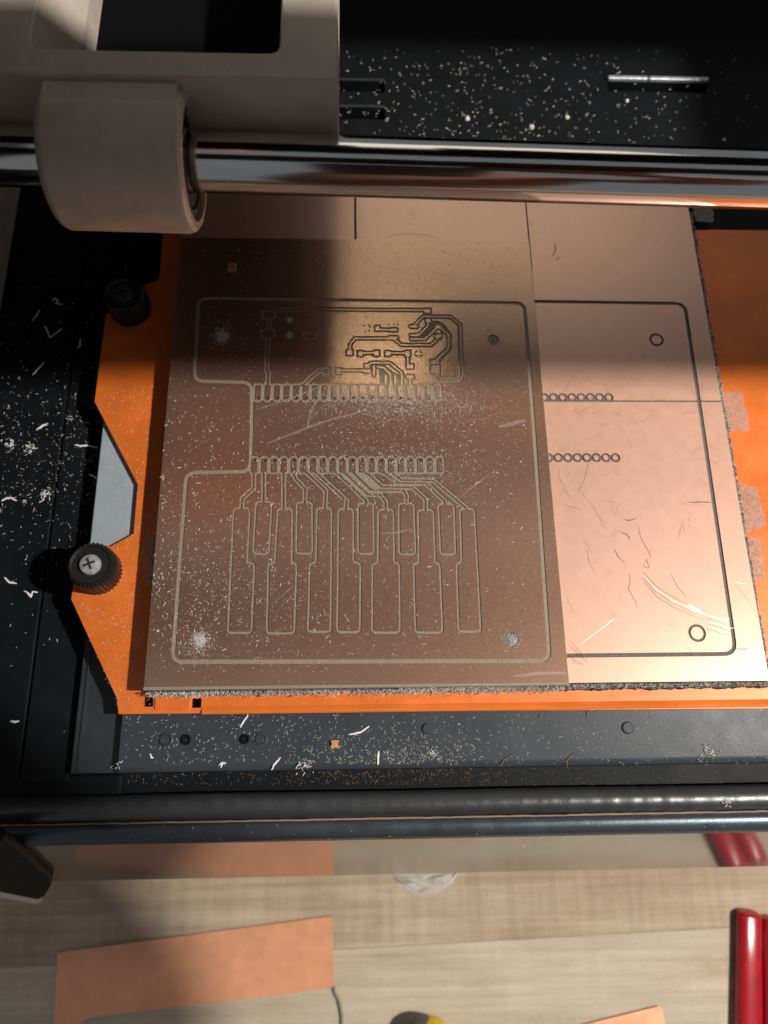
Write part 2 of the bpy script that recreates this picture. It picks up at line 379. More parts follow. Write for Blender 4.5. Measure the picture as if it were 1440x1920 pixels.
def thumb_screw(px, py, hm='screw'):
    c = A2(px, py, ZO); n = 34; prof = []
    mb = MB(); rings = []
    for r, z in ((5.6, 0), (5.9, .6), (5.9, 7.4), (5.3, 8.2)):
        rings.append([(c[0]+(r-(0 if i % 2 else .42))*math.cos(math.pi*i/n), c[1]+(r-(0 if i % 2 else .42))*math.sin(math.pi*i/n), ZO+z) for i in range(2*n)])
    for r, z in ((4.9, 8.2), (4.5, 7.7), (3.2, 7.7)):
        rings.append([(c[0]+r*math.cos(math.pi*i/n), c[1]+r*math.sin(math.pi*i/n), ZO+z) for i in range(2*n)])
    mb.rows(rings)
    k = part('thumb_screw', mb, M['rubber'], mm, smooth=30)
    h = MB().lathe(c, [(2.6, ZO+7.6), (2.6, ZO+8.3), (2.3, ZO+8.75), (1.4, ZO+9.0)], 28)
    h = part('screw_head', h, M[hm], k, smooth=35)
    x = MB()
    for t in (.4, .4+math.pi/2):
        d = np.array((math.cos(t), math.sin(t))); e = np.array((-d[1], d[0]))
        x.prism([c+d*1.5+e*.28, c-d*1.5+e*.28, c-d*1.5-e*.28, c+d*1.5-e*.28], ZO+8.9, ZO+9.06+.01*t)
    part('cross_slot', x, M['sheet' if hm == 'screw' else 'black'], k)
thumb_screw(188, 1074); thumb_screw(246, 582, 'bar')  # upper head takes charcoal: its shade is put into the colour

# left ledge, wall, shelf and lower sheet
ZL = -14.0
def poly_part(name, pts, z0, z1, m, parent=mm, bevel=.3, **k): return part(name, MB().prism(pts, z0, z1), M[m], parent, bevel=bevel, **k)
poly_part('side_ledge', [(-31.6, -21), (-20, -21), (-20, 240), (-31.6, 240)], ZL-14, ZL, 'black', bevel=.4)
poly_part('side_ledge', [(-54.5, -21), (-32.0, -21), (-32.0, 240), (-54.5, 240)], ZL-14, ZL+.1, 'black', bevel=.4)
part('side_wall', MB().prism([(-60, -21), (-54.6, -21), (-54.6, 300), (-60, 300)], ZL-60, 60), M['black'], mm, bevel=.6)
part('inner_lining', MB().prism([(-54.5, 92), (-53.9, 92), (-53.9, 238), (-54.5, 238)], ZL+1, 55), M['cast'], mm)
poly_part('ledge_lip', [(-20, -19), (-19.0, -19), (-19.0, 150), (-20, 150)], ZL-3, ZL-.6, 'sheet', bevel=.2)
poly_part('bearing_rail', [(-18.9, 28), (-4, 28), (-4, 90), (-18.9, 90)], -22, -7.7, 'shelf', bevel=.4)
poly_part('lower_sheet', [(-18.9, -19), (-4, -19), (-4, 27.5), (-18.9, 27.5)], -30, -11.4, 'sheet', bevel=.5)
part('rail_groove', MB().prism([(-17.2, -18.5), (-16.7, -18.5), (-16.7, 27), (-17.2, 27)], -11.5, -11.0), M['sheet'], mm)
poly_part('rear_clamp_post', [(-19, 128), (-7.2, 128), (-9.4, 134), (-9.4, 150), (-19, 150)], -13.8, -9, 'black', bevel=.6)
# front bar with rivets and screws
ZB = -9.0
fb = part('front_bar', MB().rows([[(x, y, z) for y, z in ((8, ZB-4), (8, ZB), (-17.2, ZB), (-18.3, ZB-.3), (-18.9, ZB-1.0), (-19.0, ZB-8), (0, ZB-8))] for x in (-6.9, 240)]), M['bar'], mm, smooth=35)
def rivet(px, py, r, h, m='bar', dim=False):
    c = A2(px, py, ZB); prof = [(r, ZB-.1), (r, ZB+h*.6), (r*.8, ZB+h), (r*.72, ZB+h)]
    if dim: prof += [(r*.6, ZB+h*.25), (r*.3, ZB+h*.2), (r*.05, ZB+h*.2)]
    part('rivet', MB().lathe(c, prof, 24), M[m], fb, smooth=30)
rivet(802, 1367, 1.45, .45); rivet(1177, 1365, 1.5, .45)
rivet(312, 1387, 1.7, .5, 'bar', True); rivet(349, 1387, 1.25, .6, 'black', True); rivet(459, 1386, 1.2, .6, 'black', True); rivet(490, 1386, 1.6, .3, 'bar', True)
# channel, weather strip, rail
part('front_channel', MB().box(-60, 240, -27.5, -18.7, -24, -17), M['black'], mm)
part('channel_end', MB().box(-54.4, -7.2, -24.3, -19.2, -16.9, ZL-.4), M['black'], mm, bevel=.6)
n = 420; rings = []
ys = -27.0
for i in range(n):
    x = -62+310*i/(n-1); r = 3.1+.05*math.sin(x*2*math.pi/5.2+.9*math.sin(x*.11))*(.55+.45*math.sin(x*.057+1))+rng.normal(0, .012)
    rings.append([(x, ys+.07*math.sin(x*.08)+r*math.cos(2*math.pi*k/20), -11.2+r*math.sin(2*math.pi*k/20)) for k in range(20)])
part('weather_strip', MB().rows(rings), M['strip'], mm, smooth=60)
part('strip_seam', MB().tube([(x, -30.15+rng.normal(0, .04), -9.7+rng.normal(0, .03)) for x in np.linspace(-62, 245, 180)], .28, 6), M['dust_tan'], mm, smooth=60)
prof = [(-30.2, -14), (-30.3, -9.6), (-30.7, -9.1), (-31.6, -8.8), (-33.2, -9.0), (-34.2, -9.8), (-34.75, -11.0), (-34.75, -11.6), (-34.6, -11.7), (-34.9, -12.6), (-34.9, -15)]
part('front_rail', MB().rows([[(x, y, z) for y, z in prof] for x in (-64, 250)]), M['rail'], mm, smooth=50)
pt, pb = np.array((-34.9, -12.2)), np.array((-48.57, -70.0)); dv = (pb-pt)/np.linalg.norm(pb-pt); nv = np.array((-dv[1], dv[0]))
if nv[0] > 0: nv = -nv
q = [pt, pb, pb-nv*3, pt-nv*3]
part('front_panel', MB().rows([[(x, y, z) for y, z in q] for x in (-72, 255)]), M['panel'], mm, bevel=.2)
# lower body behind the panel, and the corner foot
part('bed_carrier', MB().box(6, 200, 12, 130, -40, ZO-1.55), M['black'], mm)
part('lower_body', MB().prism([(-60, -20), (255, -20), (255, 300), (-60, 300)], -70, -40), M['black'], mm)
pn = np.array((0, nv[0], nv[1]))
def on_panel(x, y, off):
    d = R.T @ np.array([(x-720)/F, (y-960)/F, 1.0]); q0 = np.array((0, pt[0], pt[1]))+pn*off
    return CAM+d*(np.dot(q0-CAM, pn)/np.dot(d, pn))
def slab(px, o0, o1):
    a_ = [on_panel(x, y, o1) for x, y in px]; b_ = [p-pn*(o1-o0) for p in a_]; n = len(px)
    return MB().rows([[tuple(p) for p in b_], [tuple(p) for p in a_]])
fo = part('corner_leg', slab([(-80, 1570), (6, 1577), (24, 1588), (97, 1654), (95, 1664), (84, 1682), (72, 1688), (-80, 1657)], -.3, 2.2), M['black'], mm, bevel=.8)
part('foot_pad', slab([(-80, 1658), (72, 1688.5), (81, 1684), (77, 1692), (70, 1696), (-80, 1668)], -.3, 1.8), M['white'], fo, bevel=.3)
part('foot', MB().box(-58, -34, -42, -18, TABLE, -69), M['rubber'], mm, bevel=1)
for x, y in ((-45, 280), (235, 280), (235, -30)): part('foot', MB().box(x-12, x+12, y-12, y+12, TABLE, -69), M['rubber'], mm, bevel=1)

# rear floor with its slots and the clip bar
ZR = -14.0
rs = []
def rr4(pa, pb):
    a, b = A2(*pa, ZR), A2(*pb, ZR); return rrect(min(a[0], b[0]), min(a[1], b[1]), max(a[0], b[0]), max(a[1], b[1]))
rs = [rr4((560, 150), (722, 173)), rr4((560, 200), (722, 224)), rr4((1138, 153), (1330, 174))]
flo = np.array([(-54, 137.5), (255, 137.5), (255, 300), (-54, 300)], float)
rf = plate_part('rear_floor', flo, rs, ZR-6, ZR, M['black'], mm)
part('slot_floor', MB().box(-54, 255, 138, 300, ZR-26, ZR-20), M['black_rough'], mm)
for s_ in rs[:2]:
    part('slot_lip', MB().box(s_[0][0], s_[1][0]-.2, s_[2][1], s_[2][1]+.8, ZR-.2, ZR+.5), M['sheet'], rf, bevel=.2)
s_ = rs[2]; xm = s_[0][0]+(s_[1][0]-s_[0][0])*.4
for a, b in ((s_[0][0], xm-.1), (xm+.1, s_[1][0])):
    part('clip_bar', MB().box(a, b, s_[2][1]-.1, s_[2][1]+1.4, ZR-.1, ZR+1.6), M['screw'], rf, bevel=.5)
part('clip_screw', MB().lathe(A2(666, 162, ZR-4), [(2.3, ZR-20), (2.3, ZR-5), (1.6, ZR-4)], 20), M['sheet'], rf, smooth=30)
part('rear_bar', MB().prism([A2(1306, 432, -8), (240, 137.4), (240, 160), A2(1290, 360, -8)], -14, -8), M['black'], mm, bevel=.5)
part('back_wall', MB().box(-60, 255, 300, 306, -70, 90), M['black'], mm)
part('right_wall', MB().box(255, 261, -20, 306, -70, 20), M['black'], mm)
# unseen hood, shaped to shade the bed: front beam, opening, rear cover
ZC = 172.0
def sh(p, z=ZC): p = np.array(p, float); return p+(LAMP-p)*(z-p[2])/(LAMP[2]-p[2])
yf = sh((50, 82.6, 0))[1]; yo = sh((60, 160, ZR))[1]; yb = sh((60, 216, ZR))[1]; xo = sh((168, 200, ZR))[0]
part('shade_beam', MB().box(-60, 420, yf, yo, ZC, ZC+10), M['black'], mm)
part('shade_cover', MB().box(-60, 420, yb, 166, ZC, ZC+6), M['black'], mm)
part('shade_cover', MB().box(-60, 50, 166.1, 198, ZC, ZC+6), M['black'], mm)
part('shade_cover', MB().box(80, 420, 166.1, 198, ZC, ZC+6), M['black'], mm)
part('shade_cover', MB().box(xo, 420, yo+.1, yb-.1, ZC, ZC+6), M['black'], mm)
part('glow_block', MB().rows([[(x, yb-.1, 128), (x, yb-4, 128), (x, yb-4, ZC+8), (x, yb-.1, ZC+8)] for x in (-38, 16)]), M['orange'], mm)  # invented orange block; lit by the lamp, it reddens the board's reflection
part('hood_side', MB().box(-66, -60.1, yf, 306, 61, ZC+6), M['black'], mm)
part('hood_post', MB().box(262, 274, 150, 168, -70, ZC-.1), M['black'], mm)

# rod and carriage
ra, rb = np.array((-23.5, 101.7, 57.)), np.array((137.8, 98.4, 57.)); rd = (rb-ra)/np.linalg.norm(rb-ra)
ra = ra-rd*45; L_ = 340
part('guide_rod', MB().xlathe(ra, ra+rd, [(0, 6.0), (L_, 6.0)], 96), M['chrome'], mm, smooth=40)
T0, T1 = 57.2, 85.0
prof = [(T0, 11.0), (T0, 12.9), (T0+.4, 13.6), (T0+1.4, 14.15), (T1-1.8, 14.15), (T1-.6, 13.75), (T1, 13.0), (T1, 11.7), (T1-1.4, 11.7)]
cr = part('bearing_housing', MB().xlathe(ra, ra+rd, prof, 96, caps=False), M['cast'], mm, smooth=28)
hb = MB().box(ra[0]+T0+.9, ra[0]+T1-1.2, 100.5, 112, 57, 71.08)
part('housing_web', hb, M['cast'], cr, bevel=.3)
bp = [(T1-12, 11.6), (T1-.9, 11.6), (T1-.7, 10.3), (T1-.7, 9.4), (T1-1.3, 9.2)]
be = part('linear_bearing', MB().xlathe(ra, ra+rd, bp, 64, caps=False), M['sheet'], cr, smooth=28)
part('bearing_seal', MB().xlathe(ra, ra+rd, [(T1-1.3, 9.25), (T1-1.0, 8.6), (T1-1.2, 6.3), (T1-3, 6.05)], 64, caps=False), M['rubber'], be, smooth=28)
part('bearing_seal', MB().xlathe(ra, ra+rd, [(T0+2, 11.5), (T0+1.8, 6.05)], 64, caps=False), M['rubber'], be, smooth=28)
outer = np.array([(-52, 107.6), (46.3, 107.3), (46.3, 215), (-52, 215)], float)
hole = np.array(arc_poly([(20, 113.9), (35.0, 113.9), (35.0, 150), (35.0, 202), (0, 202), (-13.2, 202), (-13.2, 113.9), (20, 113.9)], 2.6, 7))[:-1]
cp = plate_part('carriage_plate', outer, [hole], 50, 72, M['cast'], mm)
m_ = cp.modifiers.new('bevel', 'BEVEL'); m_.width = .0009; m_.segments = 3; m_.limit_method = 'ANGLE'; m_.angle_limit = math.radians(50)
part('opening_shade', MB().box(-13.1, 34.9, 114, 201.9, 50.5, 53), M['black_rough'], cp)  # matt black sheet stands in for deep shade inside the opening
part('carriage_rib', MB().rows([[(-13.15, y, 71.8), (-8.5, y, 60), (-8.5, y, 53.1), (-13.15, y, 53.1)] for y in (114, 201)]), M['cast'], cp)

# ------------------------------------------------------------------ wide copper board under the brown one
T_ = 1.6
z1 = -1.66
wb = thing('copper_board', 'wide bright copper board scored with outlines and ring rows, lying under the brown board', 'circuit board', (75, 70, z1-T_-.6))
Wx, Wy = 150.6, 153.0
fs = Field(0, 0, Wx, Wy, .25)
g1 = lambda x, y: tuple(A2(x, y, z1))
for xa in (666, 985):
    a = g1(xa, 372); fs.cut_line([(a[0], 118), (a[0], Wy+2)], .36 if xa == 666 else .22)
a = g1(1145, 752); fs.cut_line([(90, a[1]), (Wx+1, a[1])], .26)
rr_ = [g1(985, 565)]+[g1(1284, 569)]+[g1(1380, 1226)]+[g1(1062, 1228)]
x1_, y1_ = rr_[1]; y0_ = rr_[2][1]; x1b = rr_[2][0]
fs.cut_line(arc_poly([(80, rr_[0][1]+.2), (x1_, y1_), (x1b, y0_), (80, y0_)], 3.2, 8), .52)
fs.cut_ring(g1(1231, 637), 1.75, .33); fs.cut_ring(g1(1307, 1187), 1.9, .33)
for xa, ya, n_, pit in ((1141, 745, 12, 17.3), (1153.5, 858, 12, 17.9)):
    for k in range(n_):
        if k in (): continue
        fs.net_line([g1(xa-k*pit, ya), g1(xa-k*pit+.01, ya)], .72)
a = g1(1310, 942); b = g1(1336, 942)
sol = fs.solid(.62, (0, 0, Wx, Wy))
pl = plates(fs.loops(sol))
part('laminate', MB().box(0, Wx, 0, Wy, z1-T_, z1-.30), M['fr4_dark'], wb)
for i_, (o_, h_) in enumerate(pl):
    plate_part('copper_area' if i_ < 5 else 'copper_pad', o_, h_, z1-.30, z1, M['salmon'], wb)

# ------------------------------------------------------------------ brown board milled with a keyboard circuit
BW, BH = 100.68, 126.4
bb = thing('milled_board', 'brown tarnished copper board milled with thirteen-odd key shapes and two pin rows, on top of the stack', 'circuit board', (50, 63, -T_-.02))
bb['label'] = 'brown tarnished copper board milled with key shapes and two rows of pads, dusted with chips'
fb_ = Field(0, 0, BW, BH, .17)
A6 = lambda x, y: tuple(A2(460+x/6, 560+y/6)); B6 = lambda x, y: tuple(A2(660+x/6, 560+y/6)); K = lambda x, y: tuple(A2(330+x/2.4, 830+y/2.4))
def line(f, pts, r): fb_.net_line([f(*p) for p in pts], r)
def rect(f, x0, y0, x1, y1): fb_.net_poly([f(x0, y0), f(x1, y0), f(x1, y1), f(x0, y1)])
def poly(f, pts): fb_.net_poly([f(*p) for p in pts])
G = .57; TR = .20
GND = set()
up0, up1 = A2(484, 746), A2(821.7, 746); lo0, lo1 = A2(478, 863), A2(824.6, 862.5)
UP = [up0+(up1-up0)*k/19 for k in range(20)]; LO = [lo0+(lo1-lo0)*k/19 for k in range(20)]
yt = A2(650, 722.5)[1]; yb_ = A2(650, 885.5)[1]
for k in range(20):
    if k in GND: continue
    u = UP[k]; fb_.net_line([(u[0], u[1]), (u[0]+.01, u[1])], .74); fb_.net_poly([(u[0]-.72, u[1]), (u[0]+.72, u[1]), (u[0]+.72, yt), (u[0]-.72, yt)])
    u = LO[k]; fb_.net_line([(u[0], u[1]), (u[0]+.01, u[1])], .74); fb_.net_poly([(u[0]-.72, u[1]), (u[0]+.72, u[1]), (u[0]+.72, yb_), (u[0]-.72, yb_)])
for k in GND:
    for u, ya, yb2 in ((UP[k], UP[k][1], yt), (LO[k], yb_, LO[k][1])):
        for sg in (-1, 1): fb_.cut_poly([(u[0]+sg*.95, ya), (u[0]+sg*1.82, ya), (u[0]+sg*1.82, yb2), (u[0]+sg*.95, yb2)])
# upper circuit
rect(A6, 203, 147, 322, 206); rect(A6, 192, 357, 316, 424); rect(A6, 667, 372, 788, 428); rect(A6, 888, 786, 938, 838); rect(A6, 1018, 790, 1070, 848)
line(A6, [(300, 160), (345, 120), (700, 121), (1200, 123)], TR); line(B6, [(0, 123), (350, 127), (820, 128)], TR); rect(B6, 815, 117, 880, 158)
line(A6, [(265, 200), (264, 360)], TR); line(A6, [(255, 420), (247, 600), (246, 745), (242, 790), (262, 840), (258, 985)], TR)
rect(A6, 1147, 582, 1200, 632); line(A6, [(1178, 590), (1180, 510), (1235, 447), (1300, 447)], TR)
line(B6, [(30, 447), (470, 448), (552, 520), (892, 522), (965, 452)], TR); rect(B6, 938, 402, 998, 440); rect(B6, 415, 428, 512, 450)
rect(B6, 266, 312, 304, 360); line(B6, [(290, 348), (440, 350)], TR); rect(B6, 430, 338, 504, 364)
rect(B6, 72, 594, 118, 642); line(B6, [(100, 612), (280, 612)], TR); rect(B6, 252, 590, 300, 640)
rect(B6, 378, 594, 430, 642); line(B6, [(410, 613), (620, 613)], TR); rect(B6, 602, 592, 650, 646); line(B6, [(627, 640), (628, 770)], TR); rect(B6, 618, 742, 684, 784)
line(A6, [(900, 812), (820, 812), (660, 965), (590, 985)], TR)
line(A6, [(1050, 808), (1330, 808)], TR); rect(B6, 130, 797, 204, 830); rect(B6, 142, 740, 190, 776)
line(B6, [(180, 748), (215, 722), (425, 722), (556, 832), (556, 985)], TR); line(B6, [(245, 760), (245, 860)], TR)
line(B6, [(290, 765), (360, 780), (428, 850), (437, 985)], .25); line(B6, [(378, 870), (378, 955)], .3); line(B6, [(484, 868), (484, 955)], .3)
rect(B6, 612, 864, 690, 896); line(B6, [(650, 890), (650, 985)], TR)
rect(B6, 832, 228, 880, 264); line(B6, [(855, 260), (850, 310), (752, 408), (690, 410)], TR); rect(B6, 656, 402, 736, 420)
rect(B6, 940, 297, 1000, 334); line(B6, [(945, 335), (820, 455), (720, 455)], TR); rect(B6, 660, 446, 742, 464)
line(B6, [(990, 328), (1085, 408), (1085, 562), (950, 690)], TR); rect(B6, 892, 692, 974, 736); rect(B6, 890, 754, 976, 840)
rect(B6, 656, 302, 738, 326); line(B6, [(700, 305), (800, 200), (1105, 203), (1218, 295), (1225, 560), (1236, 840), (1210, 912), (985, 910), (930, 836)], TR*.8)
def cpoly(f, pts): fb_.cut_poly([f(*p) for p in pts])
cpoly(B6, [(292, 762), (400, 780), (560, 880), (560, 985), (312, 985), (300, 800)])
cpoly(B6, [(880, 240), (1000, 255), (945, 296), (938, 340), (815, 450), (745, 440), (745, 425), (865, 315)])
fb_.cut_line([B6(*p) for p in [(1000, 275), (1030, 300), (1112, 400), (1112, 570), (1000, 690)]], .38)
fb_.cut_line([B6(*p) for p in [(800, 215), (1100, 222), (1195, 300), (1200, 560), (1210, 840)]], .34)
cpoly(A6, [(1030, 960), (1100, 960), (1100, 975), (1030, 975)])
def dots(f, pts, r):
    for p in pts: fb_.cut_disc(f(*p), r)
dots(A6, [(662, 205), (725, 226), (792, 212), (660, 165), (800, 160)], .3); dots(B6, [(132, 308), (190, 300), (200, 322), (148, 372), (190, 362)], .3)
dots(B6, [(415, 292), (468, 290), (512, 292)], .28)
for t in range(4):
    c_ = B6(748, 622); a_ = math.pi/4+t*math.pi/2
    fb_.cut_line([(c_[0]+.95*math.cos(a_+d), c_[1]+.95*math.sin(a_+d)) for d in (-.38, 0, .38)], .24)
# key fan-out and key shapes
TL = {0: [(352, 130), (352, 205), (301, 250), (298, 296)], 1: [(397, 130), (397, 268)], 3: [(487, 130), (487, 298)], 4: [(531, 130), (540, 162), (585, 208), (582, 270)],
      5: [(585, 130), (597, 140), (676, 215), (673, 296)], 6: [(628, 130), (641, 142), (771, 262), (767, 299)], 8: [(712, 130), (733, 140), (859, 262), (857, 274)],
      9: [(753, 130), (772, 144), (865, 232), (921, 234), (946, 266), (946, 302)], 10: [(797, 130), (812, 146), (880, 212), (1028, 215), (1040, 238), (1038, 274)],
      11: [(841, 130), (868, 142), (930, 198), (1066, 201), (1126, 254), (1126, 304)], 13: [(928, 130), (952, 144), (1000, 180), (1126, 182), (1212, 264), (1214, 277)],
      14: [(971, 130), (988, 144), (1016, 167), (1160, 170), (1306, 292), (1311, 300)]}
for v_ in TL.values(): line(K, v_, TR*.95)
cpoly(K, [(800, 138), (868, 138), (925, 205), (880, 208)]); cpoly(K, [(745, 136), (800, 138), (850, 195), (865, 226)]); cpoly(K, [(940, 138), (975, 138), (1005, 175), (985, 172)])
KEYS = [[(264, 297), (331, 297), (319, 542), (351, 546), (338, 853), (238, 853)], [(463, 299), (523, 299), (519, 544), (541, 548), (531, 855), (413, 855), (420, 548), (449, 544)],
        [(639, 297), (699, 297), (694, 848), (599, 848), (607, 546), (634, 542)], [(736, 300), (797, 300), (797, 541), (829, 544), (826, 850), (730, 850)],
        [(916, 303), (977, 303), (981, 541), (1004, 546), (1006, 852), (888, 852), (889, 548), (913, 544)], [(1095, 305), (1157, 305), (1165, 544), (1186, 548), (1198, 852), (1082, 852), (1074, 548), (1097, 544)],
        [(1283, 300), (1341, 300), (1370, 847), (1277, 847), (1267, 547), (1290, 540)],
        [(364, 268), (430, 268), (417, 498), (352, 498)], [(549, 271), (611, 271), (613, 496), (545, 496)], [(824, 275), (887, 275), (889, 498), (824, 498)],
        [(1007, 275), (1069, 275), (1077, 500), (1009, 500)], [(1185, 278), (1249, 278), (1257, 501), (1195, 501)]]
for k_ in KEYS:
    P_ = [K(*p) for p in k_]; c_ = np.mean(P_, 0)
    # inset by half a groove so that the groove runs where the photograph shows it
    P_ = arc_poly([P_[-1]]+P_+[P_[0]], .8, 4)[1:-1]
    fb_.net_poly(P_, -.12)
# outline slot
op = [(385, 560), (968, 567), (986, 570), (1001, 800), (1031, 1238), (1015, 1240), (324, 1240), (349, 886), (455, 885), (469, 882), (472, 800), (474, 717), (366, 714), (374, 575), (385, 560)]
OP = arc_poly([tuple(A2(*p)) for p in [(680, 563), (983, 568), (1001, 800), (1031, 1239), (324, 1241), (350, 886), (470, 884), (472, 800), (473, 717), (365, 714), (373, 559), (680, 563)]], 2.6, 8)
fb_.cut_line(OP, .52)
holes = [(UP[k], .36) for k in range(20)]+[(LO[k], .36) for k in range(20)]
big = [(A2(417, 630), 1.7), (A2(925, 637), 1.6), (A2(375, 1201), 1.7), (A2(960, 1199), 1.7)]
mid = [(A2(543, 599), 1.2), (A2(542, 627), 1.35)]
sol = fb_.solid(G, (0, 0, BW, BH), holes+big+mid)
pl = plates(fb_.loops(sol))
hl = [circle(c, r, 14) for c, r in holes]+[circle(c, r, 24) for c, r in big+mid]
lam = plate_part('laminate', rrect(-.15, -.7, BW+.15, BH+.1), hl, -T_, -.22, M['fr4'], bb); lam['label'] = 'tan fibreglass core bared in the milled grooves'
plate_part('copper_pour', pl[0][0], pl[0][1], -.22, 0, M['brown'], bb)
for o_, h_ in pl[1:]:
    a_ = sarea(o_); plate_part('key_pad' if 60 < a_ < 260 else 'ground_plane' if a_ >= 260 else 'copper_trace', o_, h_, -.22, 0, M['brown'], bb)
for c, r in big+mid:
    mb = MB(); n_ = 18
    rings = [[(c[0]+r*.93*q*math.cos(6.283*i/n_), c[1]+r*.93*q*math.sin(6.283*i/n_), -.45+.55*(1-q*q)+rng.normal(0, .10)) for i in range(n_)] for q in (1, .75, .5, .25, .05)]
    mb.rows(rings); part('dust_plug', mb, M['dust_grey'], bb, kind='stuff')

# ------------------------------------------------------------------ tape between board and bed
def fuzz_edge(path, n, spread, h, zc, mb, bias):
    P = [np.array(p, float) for p in path]
    for _ in range(n):
        k = rng.integers(len(P)-1); t = rng.random(); c = P[k]+(P[k+1]-P[k])*t; d = P[k+1]-P[k]; d = d/np.linalg.norm(d); nn = np.array((d[1], -d[0]))
        c = c+nn*(bias+abs(rng.normal(0, spread))); chip(mb, (c[0], c[1], zc+rng.random()*h), rng.uniform(.25, .75), rng.uniform(.05, .1), rng.random()*6.28, rng.normal(0, .5))
def chip(mb, p, l, r, a, tilt=0.0):
    """a sliver: six corners, tapering"""
    d = np.array((math.cos(a)*math.cos(tilt), math.sin(a)*math.cos(tilt), math.sin(tilt)))*l*.5; s = np.array((-math.sin(a), math.cos(a), 0))*r; u = np.array((0, 0, r*1.2))
    p = np.array(p, float)+np.array((0, 0, abs(d[2])))
    mb.add([p-d-s*.6, p-d+s*.6, p-d+u, p+d-s, p+d+s, p+d+u*1.2], [(0, 1, 2), (3, 5, 4), (0, 3, 4, 1), (1, 4, 5, 2), (2, 5, 3, 0)])
tape = thing('mounting_tape', 'dust-covered double-sided tape showing as a fuzzy rim under the copper boards', 'tape', (75, 70, ZO))
part('tape_sheet', MB().box(1.5, 149.5, 2.0, 151.5, ZO, z1-T_-.02), M['tape'], tape)
def ragged(pts, z0, z1_, amp=.25, step=.6):
    out = []
    for a, b in zip(pts, pts[1:]+pts[:1]):
        a, b = np.array(a[:2]), np.array(b[:2]); n_ = max(1, int(np.linalg.norm(b-a)/step))
        for k in range(n_): out.append(a+(b-a)*k/n_+rng.normal(0, amp, 2))
    return MB().prism(out, z0, z1_)
part('tape_rim', ragged([(-.1, -1.3), (151.2, -1.3), (151.2, 1), (-.1, 1)], ZO+.02, -3.6, .16), M['tape'], tape)
part('tape_rim', ragged([(150.0, 2), (152.0, 2), (152.4, 140), (150.0, 140)], ZO+.02, -3.4, .22), M['tape'], tape)
mb = MB()
fuzz_edge([(0, -.9), (100, -.9)], 2200, .55, 1.2, -3.6, mb, .1)
fuzz_edge([(60, -.2), (151, -.2)], 1500, .5, 1.2, -3.6, mb, .1)
fuzz_edge([(150.8, 0), (150.8, 140)], 1800, .55, 1.5, -3.6, mb, .1)
part('tape_fuzz', mb, M['dust'], tape, kind='stuff')
def tape_piece(px, label):
    P = [tuple(A2(x, y, ZO)) for x, y in px]
    t = thing('tape_piece', label, 'tape', (*np.mean(P, 0), ZO))
    part('tape_film', ragged(P, ZO+.03, ZO+.3, .12), M['flap'], t)
    mb = MB(); Q = np.array(P)
    for _ in range(170):
        u_, v_ = rng.random(2); c = (Q[0]*(1-u_)+Q[1]*u_)*(1-v_)+(Q[3]*(1-u_)+Q[2]*u_)*v_
        chip(mb, (c[0], c[1], ZO+.28), rng.uniform(.2, .6), .06, rng.random()*6.28, rng.normal(0, .3))
    part('tape_fuzz', mb, M['dust'], t, kind='stuff')
tape_piece([(1345, 735), (1390, 737), (1405, 808), (1362, 812)], 'squarish dusty tape flap on the orange bed, level with the rows of rings')
tape_piece([(1385, 908), (1418, 915), (1436, 985), (1396, 1000)], 'ragged dusty tape flap on the orange bed, middle of the three on the right edge')
tape_piece([(1402, 1008), (1424, 1010), (1432, 1085), (1410, 1090)], 'narrow dusty tape flap on the orange bed, lowest of the three on the right edge')
tape_piece([(1298, 388), (1336, 392), (1337, 417), (1304, 416)], 'grey tape flap on the black bar behind the orange bed')
tape_piece([(278, 1008), (290, 1005), (284, 1100), (277, 1098)], 'pinkish ragged tape flap poking out at the left edge of the brown board')

# ------------------------------------------------------------------ loose milling chips
def scatter(name, label, n, pick, z, lmin, lmax, m, tilt=.25, r=(.05, .09)):
    mb = MB()
    for _ in range(n):
        q = pick()
        if q is None: continue
        c = A2(q[0], q[1], z); chip(mb, (c[0], c[1], z+.005), rng.uniform(lmin, lmax)*(1.6 if rng.random() < .06 else 1), rng.uniform(*r), rng.random()*6.28, rng.normal(0, tilt))
    o = single(name, mb, M[m], label, 'milling dust', kind='stuff'); return o
def U_(x0, y0, x1, y1): return lambda: (rng.uniform(x0, x1), rng.uniform(y0, y1))
def ing(p, P): return inside(p, np.array(P, float))
board_px = [(338, 446), (991, 453), (1067, 1280), (270, 1287)]
def pick_board():
    t = rng.random()
    if t < .42:
        q = (rng.uniform(285, 1050), 700+560*rng.random()**.9)
        if q[1] > 720 and rng.random() < .35+.65*(q[0] < 620): pass
        elif rng.random() < .5: return None
    elif t < .66: q = (rng.normal(770, 90), rng.normal(762, 22))
    elif t < .80: q = (rng.normal(740, 110), rng.normal(870, 35))
    elif t < .88: q = (rng.normal(420, 90), rng.normal(1120, 80))
    elif t < .93:
        h_ = [(417, 630), (375, 1201), (375, 1201), (960, 1199)][rng.integers(4)]; q = (rng.normal(h_[0], 17), rng.normal(h_[1], 17))
    else: q = (rng.uniform(340, 980), rng.uniform(460, 720))
    return q if ing(q, board_px) else None
scatter('board_dust', 'fine pale chips sprinkled over the brown milled board', 6500, pick_board, 0, .12, .5, 'dust', .35, (.03, .085))
def pick_orange():
    q = (rng.uniform(135, 330), rng.uniform(715, 1330)); 
    return q if ing(q, [(222, 1330), (135, 1123), (143, 1035), (208, 1024), (250, 1001), (258, 908), (177, 753), (195, 715), (302, 715), (262, 1290), (430, 1303), (430, 1330)]) else None
